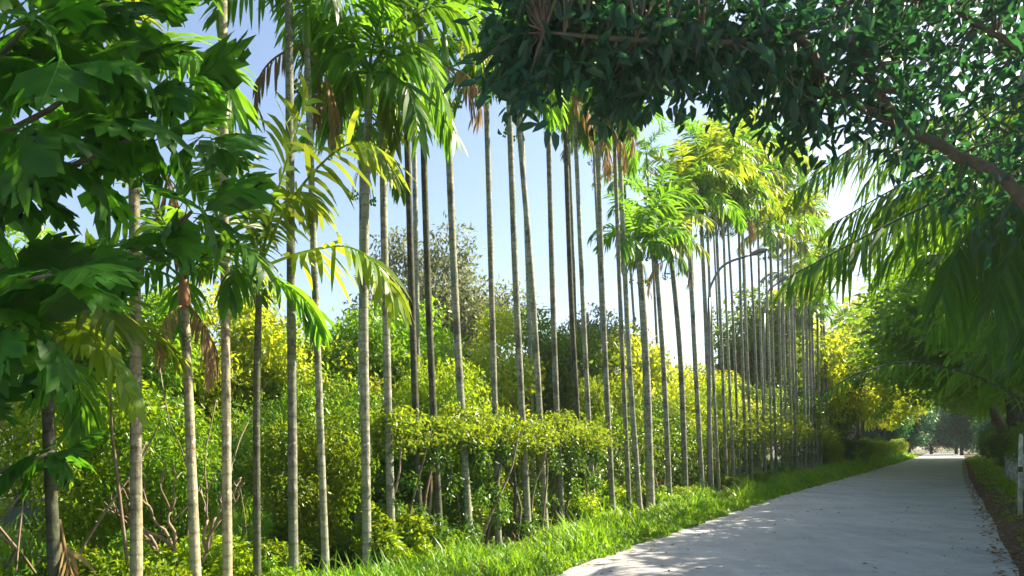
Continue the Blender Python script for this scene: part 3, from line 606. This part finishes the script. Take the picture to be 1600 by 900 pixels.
# ------------------------------------------------------------------ breadfruit tree at left
def bread_leaf(seed):
    r = np.random.default_rng(seed); n = 5; V = []; Q = []; T = []; veins = []
    cv = r.uniform(.12, .55); fold = r.uniform(.05, .38); tw = r.uniform(-.25, .25); bend = r.uniform(-.18, .18)
    def warp(x, y): return (x-.10*cv*x*x, y+bend*x*x, -cv*x*x-fold*abs(y)+tw*x*y+.035*math.sin(x*19+seed)*min(1, abs(y)*5)-.25*y*y)
    st = np.linspace(.10, .86, n+1); wl = [.30, .41, .43, .35, .23]
    for sg in (1, -1):
        for k in range(n):
            a, b = st[k], st[k+1]; w_ = wl[k]*(1+.13*r.normal()); fwd = .10+.04*r.normal(); s_ = .10+.05*r.random(); m = (a+b)/2
            pt = [(a, 0), (m, 0), (b, 0), (b+.01, s_), (b+.06+fwd*.3, w_*.45), (b+.04+fwd*.7, w_*.82), (m+fwd+.10, w_), (a+fwd*.75, w_*.90), (a+fwd*.4, w_*.5), (a, s_*.95), (m+.02, s_), (m+fwd*.35, w_*.45), (m+fwd*.7, w_*.76)]
            i0 = len(V); V += [warp(x, y*sg) for x, y in pt]
            for q in ((0, 1, 10, 9), (1, 2, 3, 10), (9, 10, 11, 8), (10, 3, 4, 11), (8, 11, 12, 7), (11, 4, 5, 12)): Q.append(tuple(i0+c for c in (q if sg == 1 else q[::-1])))
            for q in ((7, 12, 6), (12, 5, 6)): T.append(tuple(i0+c for c in (q if sg == 1 else q[::-1])))
            veins.append([np.add(warp(*p_), (0, 0, .003)) for p_ in ((a, 0), (m+.02, s_*sg), (m+fwd*.7, w_*.76*sg))])
    i0 = len(V); V += [warp(.86, 0), warp(.87, .1), warp(1.1, 0), warp(.87, -.1)]; Q.append((i0, i0+3, i0+2, i0+1))
    i0 = len(V); V += [warp(0, 0), warp(.10, .10), warp(.11, 0), warp(.10, -.10)]; Q.append((i0, i0+1, i0+2, i0+3))
    mb = MB(); tn = float(np.clip(.45+.35*r.normal(), 0, 1)); mb.add(V, Q, T, tn, tn)
    x, y, z = warp(.5, 0); x2, y2, z2 = warp(1.0, 0)
    A_, B_, C_ = tube([(-.22, 0, .03), (0, 0, .004), warp(.25, 0), (x, y, z+.005), warp(.75, 0), (x2, y2, z2+.004)], np.array([.009, .011, .009, .008, .005, .003]), 5); mb.add(A_, B_, C_, 1, 1)
    for v in veins:
        A_, B_, C_ = tube(v, np.array([.0055, .004, .002]), 3, False); mb.add(A_, B_, None, 1)
    return mb.mesh('leaf', 'bread_leaf', True)
BL = [bread_leaf(k) for k in range(10)]
tb = P(-260, 696, 5.3)*[1, 1, 0]
t = thing('breadfruit_tree', 'large tree at the left edge with big glossy deeply lobed leaves', 'tree', tb)
trk = curve([(0, 0, -.1), (.1, .05, 1.8), (.0, .1, 3.4), (.15, .1, 5.6)], 14)
link('trunk', tube_mesh('trunk', trk, .13*np.linspace(1.3, .5, 14), 12, 'bark'), t)
ros = [(40, 40, 4.3), (130, 30, 4.6), (215, 20, 4.9), (95, 105, 4.2), (185, 95, 4.7), (280, 130, 4.9), (50, 205, 4.0), (135, 190, 4.4), (235, 205, 4.6), (325, 225, 5.1),
       (30, 300, 4.6), (125, 262, 4.7), (300, 330, 4.8), (165, 385, 4.6), (80, 430, 4.0), (5, 420, 4.4), (30, 510, 4.1), (85, 705, 5.6), (-60, 100, 4.4), (-90, 300, 4.2), (-60, 480, 4.0), (-80, 640, 4.2), (-120, -60, 4.6), (90, -80, 4.6), (280, -60, 5.2)]
rl = random.Random(21)
for k, (x, y, d) in enumerate(ros):
    c = P(x, y, d)-tb; zz = min(c[2]*.8, 5.2); i = int(np.clip(zz/5.6*13, 2, 13)); a = trk[i]
    if k % 2 == 0 or y > 300:
        link('limb', tube_mesh('limb', limb_path(a, c, np.random.default_rng(k), 9, .07), np.linspace(.032, .012, 9), 7, 'bark'), t)
    for q in range(6):
        az = q*2.4+rl.random(); el = rl.uniform(-1.0, .35) if q > 0 else .9
        sc = rl.uniform(.26, .50)
        link('leaf', rl.choice(BL), t, tuple(c+np.array([math.cos(az), math.sin(az), 0])*.08), (rl.uniform(-.6, .6), -el, az), sc)

shade_crown = [(np.array([.2+rl.uniform(-2.2, 1.3), rl.uniform(-2.4, 1.6), 5.6+rl.uniform(0, 2.4)]), .6) for k in range(34)]  # unseen upper crown, added to keep sky light off the leaves below
up = MB(); clump_leaves(up, shade_crown, 2600, .36, .6, LEAF4, .4, .3); link('foliage', up.mesh('foliage', 'bread_leaf'), t, kind='stuff')
mid_ = MB(); mc = [(P(rl.uniform(-250, 60), rl.uniform(-60, 300), rl.uniform(4.6, 6.0))-tb, .32) for k in range(14)]
clump_leaves(mid_, mc, 260, .26, .55, LEAF4, .5, .3); link('inner_foliage', mid_.mesh('inner_foliage', 'bread_leaf'), t, kind='stuff')

# ------------------------------------------------------------------ overhanging tree at right
tb = np.array([*(P(1790, 696, 6.4)[:2]), 0.])
t = thing('mango_tree', 'dark leafy tree at the right whose long branch hangs over the road', 'tree', tb)
trk = curve([(0, 0, -.1), (-.05, .05, 1.4), (-.2, 0, 2.6), (-.15, .1, 4.2), (.1, .1, 6.0)], 18)
link('trunk', tube_mesh('trunk', trk, .19*np.linspace(1.35, .45, 18), 12, 'bark'), t)
def pr(x, y, d): return P(x, y, d)-tb
main = curve([trk[8], pr(1600, 312, 6.4), pr(1480, 235, 6.5), pr(1340, 165, 6.6), pr(1240, 110, 6.8), pr(1120, 40, 7.0), pr(980, -10, 7.2)], 30)
main += np.random.default_rng(2).normal(size=main.shape)*.012
mlimb = link('limb', tube_mesh('limb', main, .052*np.linspace(1.2, .22, 30), 9, 'bark'), t)
others = [curve([trk[11], pr(1640, 120, 6), pr(1500, 20, 6.2), pr(1380, -80, 6.6)], 16), curve([trk[12], pr(1560, -60, 7.4), pr(1350, -160, 8.2), pr(1150, -220, 8.6)], 16),
          curve([trk[9], pr(1700, 260, 8), pr(1560, 200, 9.4), pr(1480, 120, 10.5)], 14), curve([main[17], pr(1250, 60, 6.2), pr(1120, 70, 5.8), pr(960, 60, 5.6), pr(850, 50, 5.6)], 14),
          curve([main[12], pr(1340, 90, 6.2), pr(1300, -10, 6.0)], 9), curve([trk[13], pr(1800, -200, 6), pr(1700, -300, 5)], 8)]
for c in others: link('limb', tube_mesh('limb', c, .04*np.linspace(1.2, .25, len(c)), 7, 'bark'), t)
# leaf sprays: positions in the crown volume, and unseen ones added for shade
keep = rng; rng = np.random.default_rng(77)
cents = []
def addc(x0, x1, y0, y1, d0, d1, n):
    for k in range(n): cents.append(P(rng.uniform(x0, x1), rng.uniform(y0, y1), rng.uniform(d0, d1)))
addc(785, 1000, -60, 70, 5.4, 7.2, 72); addc(1000, 1220, -60, 95, 5.6, 7.6, 90); addc(1100, 1270, 70, 170, 5.8, 8.6, 34)
addc(880, 1080, 40, 95, 5.6, 7.6, 18); addc(785, 850, 80, 140, 5.6, 6.4, 12); addc(1200, 1440, 10, 175, 5.8, 8.6, 80)
addc(1200, 1640, -80, 60, 5.5, 8.8, 90); addc(1360, 1720, 40, 270, 5.8, 8.6, 125); addc(1480, 1750, 240, 360, 6.6, 9, 34)
addc(1000, 1700, -500, -80, 6, 9.5, 70); addc(1230, 1350, 150, 225, 6.4, 8.0, 18)  # first group is out of view above, added to shade the road
for k in range(34):
    x_ = rng.uniform(790, 1250); y_ = rng.uniform(40, 90)+60*math.sin(x_*.021)**2; d_ = rng.uniform(5.8, 7.8)
    for q in range(3): cents.append(P(x_+rng.normal()*12, y_+q*14, d_+rng.normal()*.1))
for k in range(120): cents.append(np.array([rng.uniform(-1.0, 2.6), rng.uniform(3.8, 7.0), rng.uniform(6.0, 8.8)]))  # unseen sprays added between the sun and the left tree as shade
for k in range(80): cents.append(np.array([rng.uniform(-.4, 4.6), rng.uniform(4.6, 8.4), rng.uniform(5.9, 8.6)]))   # unseen sprays added above the frame to shade the left tree and road
twigs = MB(); lp = []; la = []; ln_ = []
allb = np.concatenate([main]+others)+tb
for c in cents:
    b = allb[np.argmin(np.linalg.norm(allb-c, axis=1))]
    V, Q, T = tube(limb_path(b, c, rng, 6, .08)-tb, np.linspace(.012, .004, 6), 4, False); twigs.add(V, Q, T)
    k = 17 if c[0]/c[1] < .22 else 11; d = nrm(c-b); f = rng.random(k)
    p_ = c+d*(f[:, None]-.6)*.36+rng.normal(size=(k, 3))*.10; a_ = nrm(d*.5+rand_dir(k)*.9+[0, 0, -.45])
    lp.append(p_); la.append(a_); ln_.append(nrm(rand_dir(k)*.7+[0, 0, .8]))
lp = np.concatenate(lp)-tb; la = np.concatenate(la); ln_ = np.concatenate(ln_)
link('twigs', twigs.mesh('twigs', 'bark'), t, kind='stuff')
dep = lp[:, 1]; order = np.argsort(dep+(lp[:, 2] > 4.2)*5); near = order[:240]; rest = order[240:]
mb = MB(); put_leaves(mb, lp[rest], la[rest], ln_[rest], (.10+.10*rng.random(len(rest))), .40, LEAF4); link('foliage', mb.mesh('foliage', 'mango_leaf'), t, kind='stuff')
lf = []
for k in range(4):
    mb = MB(); put_leaves(mb, np.zeros((1, 3)), np.array([[1., 0, 0]]), np.array([[0, 0, 1.]]), 1.0, .36+.04*k, LEAF4); lf.append(mb.mesh('leaf', 'mango_leaf'))
def place_leaf(p, a, n_, sz, me=None):
    b = nrm(np.cross(n_, a)); nn = np.cross(a, b); o = link('leaf', me or lf[int(rng.integers(4))], t)
    o.matrix_basis = Matrix(((a[0]*sz, b[0]*sz, nn[0]*sz, p[0]), (a[1]*sz, b[1]*sz, nn[1]*sz, p[1]), (a[2]*sz, b[2]*sz, nn[2]*sz, p[2]), (0, 0, 0, 1)))
for i in near: place_leaf(lp[i], la[i], ln_[i], .10+.07*rng.random())
for x, y, ax_ in ((858, 190, (-.8, 0, -.45)), (866, 205, (.1, 0, -1)), (856, 200, (-.1, 0, -1)), (850, 150, (-.9, 0, .2)), (745, 130, (-1, 0, -.1)), (760, 145, (-.5, 0, -.9)), (742, 100, (-1, 0, .1)), (735, 40, (-.9, 0, .3)), (770, 60, (-.8, 0, -.4)), (775, 20, (-.7, 0, .2))):
    p = pr(x, y, 5.6); place_leaf(p, nrm(np.array(ax_, float)), nrm(np.array([.2, -1, .3])), .15)
link('twig', tube_mesh('twig', curve([pr(850, 50, 5.6), pr(858, 120, 5.6), pr(862, 205, 5.6)], 8), np.linspace(.006, .003, 8), 5, 'bark'), t)
link('twig', tube_mesh('twig', curve([pr(850, 50, 5.6), pr(790, 60, 5.6), pr(745, 120, 5.6)], 8), np.linspace(.007, .003, 8), 5, 'bark'), t)
rng = keep

# ------------------------------------------------------------------ coconut palms at right
def coco(label, base, crown, fronds, nl=46, ll=.8, extra=3, seed=1, split_first=2):
    tb = np.array([base[0], base[1], 0.]); t = thing('coconut_palm', label, 'palm tree', tb); cr = crown-tb
    link('trunk', tube_mesh('trunk', curve([(0, 0, -.1), cr*[.3, .3, .5], cr], 24), .14*np.linspace(1.25, .8, 24), 12, 'palm_bark_dark'), t)
    for k, (ctrl, lw_, hang, mat, l2) in enumerate(fronds):
        pts = curve([cr]+[c-tb for c in ctrl], 26)
        r = np.random.default_rng(seed*10+k)
        if k < split_first:
            me, ls = frond_from('frond', pts, nl, l2, lw_, .15, r, 'rachis_dark', 1.0, hang, rr=.024, start=.12, split=True)
            fo = link('frond', me, t)
            for q in ls: link('leaflet', q.mesh('leaflet', mat), fo)
        else:
            link('frond', frond_from('frond', pts, nl, l2, lw_, .15, r, mat, 1.0, hang, rr=.024, start=.12), t)
    r = np.random.default_rng(seed+99)
    for k in range(extra):
        a = -.4+k*2.4/max(extra, 1)+.3*r.random(); d = np.array([math.cos(a), math.sin(a), 0]); e = cr+d*2.6+[0, 0, -.9]
        link('frond', frond_from('frond', curve([cr, cr+d*.9+[0, 0, .6], cr+d*1.9+[0, 0, .2], e], 22), 34, ll, .045, .15, r, 'coco_leaf', 1.0, .5, rr=.024, start=.12), t)
def cf(pts, d0, d1, w_, h_, m_, l_):
    n = len(pts); return ([P(x, y, d0+(d1-d0)*k/(n-1)) for k, (x, y) in enumerate(pts)], w_, h_, m_, l_)
coco('coconut palm beyond the right edge whose long fronds hang down over the road', P(1850, 696, 9.4), P(1800, 190, 9.4), [
    cf([(1640, 235), (1480, 305), (1350, 370), (1235, 432)], 9.0, 8.4, .042, .75, 'coco_leaf', 1.0),
    cf([(1660, 130), (1500, 180), (1360, 215), (1240, 300)], 9.8, 9.2, .038, .55, 'coco_leaf', .85),
    cf([(1690, 245), (1590, 300), (1510, 370), (1470, 460)], 9.2, 8.0, .042, 1.0, 'coco_leaf', 1.1),
    cf([(1730, 250), (1660, 310), (1590, 380), (1550, 470)], 8.6, 7.4, .042, 1.0, 'coco_leaf', 1.05),
    cf([(1700, 180), (1580, 240), (1460, 320), (1370, 420)], 10.5, 11.6, .045, .9, 'coco_leaf', 1.15),
    cf([(1740, 290), (1670, 380), (1620, 450), (1590, 540)], 9.8, 9.4, .042, .9, 'coco_leaf', 1.0),
    cf([(1680, 200), (1560, 250), (1430, 280), (1300, 350)], 9.6, 9.8, .042, .8, 'coco_leaf', .95),
    cf([(1660, 160), (1540, 215), (1420, 290), (1340, 390)], 10.2, 10.6, .042, .9, 'coco_leaf', 1.05),
    cf([(1700, 270), (1620, 340), (1530, 390), (1440, 400)], 8.8, 8.6, .040, .9, 'coco_leaf', 1.0),
    cf([(1720, 230), (1650, 270), (1560, 330), (1500, 420)], 10.8, 11.4, .045, 1.0, 'coco_leaf', 1.15),
    cf([(1690, 120), (1560, 150), (1440, 200), (1350, 290)], 10.6, 10.8, .038, .6, 'palm_leaf', .9),
    cf([(1680, 150), (1560, 190), (1400, 230), (1270, 260)], 11.2, 11.6, .038, .6, 'palm_leaf', .9),
    cf([(1650, 200), (1520, 250), (1400, 310), (1290, 400)], 11.0, 11.6, .040, .7, 'coco_leaf', .95),
    cf([(1760, 260), (1700, 330), (1660, 420), (1640, 520)], 8.4, 7.8, .042, 1.0, 'coco_leaf', 1.0)], seed=2, nl=66)
coco('low coconut palm at the right with one long frond arching across the road', P(1745, 696, 11.5), P(1690, 640, 11.5), [
    cf([(1600, 625), (1530, 590), (1430, 566), (1345, 582), (1292, 612)], 11.3, 10.8, .034, .55, 'palm_leaf', .42),
    cf([(1650, 560), (1590, 500), (1520, 480), (1450, 520)], 11.2, 10.6, .045, .8, 'coco_leaf', .8),
    cf([(1660, 580), (1610, 560), (1560, 580), (1530, 640)], 12, 13, .045, .7, 'coco_leaf', .7),
    cf([(1650, 600), (1590, 560), (1520, 560), (1470, 610)], 12.5, 13.4, .045, .7, 'coco_leaf', .7),
    cf([(1680, 560), (1640, 500), (1590, 480), (1540, 540)], 11, 10, .045, .8, 'coco_leaf', .8)], seed=5, extra=2, nl=40, split_first=1)
SCR = ['coconut palm standing deeper in the roadside greenery behind the hanging fronds', 'coconut palm arching over the middle of the road between the right side trees']
for k, (s_, t_, h_) in enumerate(((17, 3.6, 6.2), (24, 3.2, 7.2))):
    cr = L(s_, t_-.6, h_); fr = []
    for q, (az, rr_, dz) in enumerate(((-1, 3.6, -.6), (-.6, 3.4, -1.4), (-1.5, 3.2, -1.0), (-2.0, 3.0, -2), (0, 3, -1), (.8, 3, -1.4), (-2.8, 3, -1.5), (2.2, 3, -1))):
        an = math.atan2(RD[1], RD[0])+math.pi/2+az*.0+[0, .5, -.5, 1.0, -1.0, 1.6, -1.7, 3.0][q]
        dv = np.array([math.cos(an), math.sin(an), 0]); fr.append(([cr+dv*rr_*.3+[0, 0, .5], cr+dv*rr_*.65+[0, 0, .3], cr+dv*rr_+[0, 0, dz]], .05, .8, 'coco_leaf', .95))
    coco(SCR[k], L(s_, t_), cr, fr, seed=20+k, extra=0, nl=34, split_first=0)

# ------------------------------------------------------------------ trees lining the road
rt = random.Random(31)
ORD = ['first', 'second', 'third', 'fourth', 'fifth', 'sixth', 'seventh', 'eighth', 'ninth', 'tenth', 'eleventh', 'twelfth', 'thirteenth', 'fourteenth', 'fifteenth', 'sixteenth', 'seventeenth', 'eighteenth', 'nineteenth', 'twentieth', 'twenty first', 'twenty second', 'twenty third', 'twenty fourth']
for k, (s, tt, h, rad) in enumerate(((12.5, 4.7, 7.4, 1.0), (16, 4.3, 8.2, 1.1), (20, 4.2, 8.8, 1.12), (24.5, 4.1, 9.2, 1.15), (29.5, 4.0, 9.8, 1.2), (35, 3.7, 10.4, 1.35), (41, 3.6, 11.4, 1.4), (47, 3.8, 12, 1.45), (54, 3.8, 12.8, 1.5), (62, 4.1, 13, 1.5), (71, 4.4, 13.2, 1.5), (81, 4.8, 13.4, 1.5), (92, 5.4, 13.4, 1.5), (104, 5.8, 13.4, 1.5))):
    plant(T_arch[k % 2], 'roadside_tree', 'dark leafy tree lining the right side of the road, %s from the near end' % ORD[k], 'tree', L(s, tt), (rad*h/6.5, rad*h/6.5, h/6.5), 'trees along the right side of the road')
for k in range(30):
    s = 12+k*2.9+rt.uniform(-.6, .6); e = edge_r(s)
    plant(rt.choice(B_near[:1]+B_near[2:3]), 'bush', 'dark bush on the right verge beneath the %s roadside tree' % ORD[min(13, k//2)], 'bush', L(s, e+2.3+rt.uniform(0, .8)), rt.uniform(.55, .95)*(1+s/120), 'bushes along the right verge')
for k, (s, tt, h, m_) in enumerate(((45, -9.6, 11, 0), (50, -8.2, 11.5, 1), (54, -7.4, 8.2, 0), (59, -8.6, 13.5, 1), (66, -7.4, 11.0, 1), (72, -8.4, 15, 1), (80, -7.4, 12.8, 0), (88, -7.6, 15, 1), (97, -6.8, 13.5, 1), (108, -6.6, 13.5, 0), (118, -5.6, 13, 1))):
    tp = (T_gold if m_ else T_green)[k % 2]
    plant(tp, 'roadside_tree', '%s tree on the far left roadside, %s after the palm row' % ('sunlit yellow green' if m_ else 'fresh green', ORD[k]), 'tree', L(s, tt), (h/6*.85, h/6*.85, h/6), 'sunlit trees along the far left side of the road')
for k in range(16):
    s = 48+k*4.2; plant(rt.choice(B_near), 'bush', 'sunlit bush on the far left verge, %s from the palm row' % ORD[k], 'bush', L(s, edge_l(s)-2.0+rt.uniform(-.6, .2)), rt.uniform(.8, 1.25), 'bushes along the far left verge')
T_wall = [tree_tpl(91+k, 8, 2.9, 12000, .26, 'mango_leaf', 'bark', nclump=34, tr=.16, low=.0, flat=.9) for k in range(2)]
for k, (s, tt, h) in enumerate(((112, -7.5, 11), (128, -4.5, 12), (140, 2.5, 13), (128, 8.5, 12), (116, 9.5, 12))):
    plant(T_wall[k % 2], 'roadside_tree', ('tree at the far end of the road, left of the opening', 'tree just left of the far opening of the road', 'hazy tree standing in the opening at the road end', 'tree just right of the far opening of the road', 'tree at the far end behind the last right side trees')[k], 'tree', L(s, tt), h/8, 'trees at the far end of the road')
for k in range(11):
    plant(T_wall[k % 2], 'roadside_tree', 'hazy low tree behind the road end, %s from the left' % ORD[k], 'tree', L(158+k % 2*4, -18+k*4), (1.6, 1.6, 1.3), 'trees behind the end of the road')

# ------------------------------------------------------------------ fence and post on the right verge
fl = [L(s, edge_r(s)+1.25+.015*(s-22)) for s in np.arange(20, 47, 1.9)]
t = thing('picket_fence', 'whitish post and rail fence on the right verge in the shade', 'fence', fl[0])
for k, p in enumerate(fl):
    q = p-fl[0]; h = 1.15+.12*math.sin(k*2.3); link('post', tube_mesh('post', [q-[0, 0, .1], q+[.01, 0, h*.5], q+[.02*math.sin(k), 0, h], q+[.02*math.sin(k), 0, h+.03]], np.array([.055, .052, .048, .02]), 8, 'post'), t)
    if k:
        q0 = fl[k-1]-fl[0]
        for z in (.5, .95): link('rail', tube_mesh('rail', [q0+[0, 0, z], (q0+q)/2+[0, 0, z-.02], q+[0, 0, z]], .026, 6, 'post'), t)
t = thing('marker_post', 'mossy pale post standing at the right edge of the picture', 'post', G(1594, 806))
link('shaft', tube_mesh('shaft', [(0, 0, -.1), (.0, 0, .9), (.015, 0, 1.8), (.015, 0, 1.86)], np.array([.048, .045, .042, .025]), 10, 'post'), t)
link('band', tube_mesh('band', [(.006, 0, 1.0), (.007, 0, 1.06), (.008, 0, 1.12)], .049, 10, 'bark'), t)

# ------------------------------------------------------------------ thin warm haze
def haze():
    x0, x1, y0, y1, z0, z1 = -260, 300, -100, 340, -1.0, 22.0
    V = [(x, y, z) for z in (z0, z1) for y in (y0, y1) for x in (x0, x1)]
    me = mk('haze', V, [(0, 2, 3, 1), (4, 5, 7, 6), (0, 1, 5, 4), (2, 6, 7, 3), (0, 4, 6, 2), (1, 3, 7, 5)])
    m = bpy.data.materials.new('haze'); n, l, bs, out = nodes(m); n.remove(bs); v = n.new('ShaderNodeVolumePrincipled')
    v.inputs['Color'].default_value = (.93, .96, 1, 1); v.inputs['Density'].default_value = .0006; v.inputs['Anisotropy'].default_value = .2
    l.new(v.outputs[0], out.inputs['Volume']); me.materials.append(m); link('haze', me, kind='stuff')
haze()
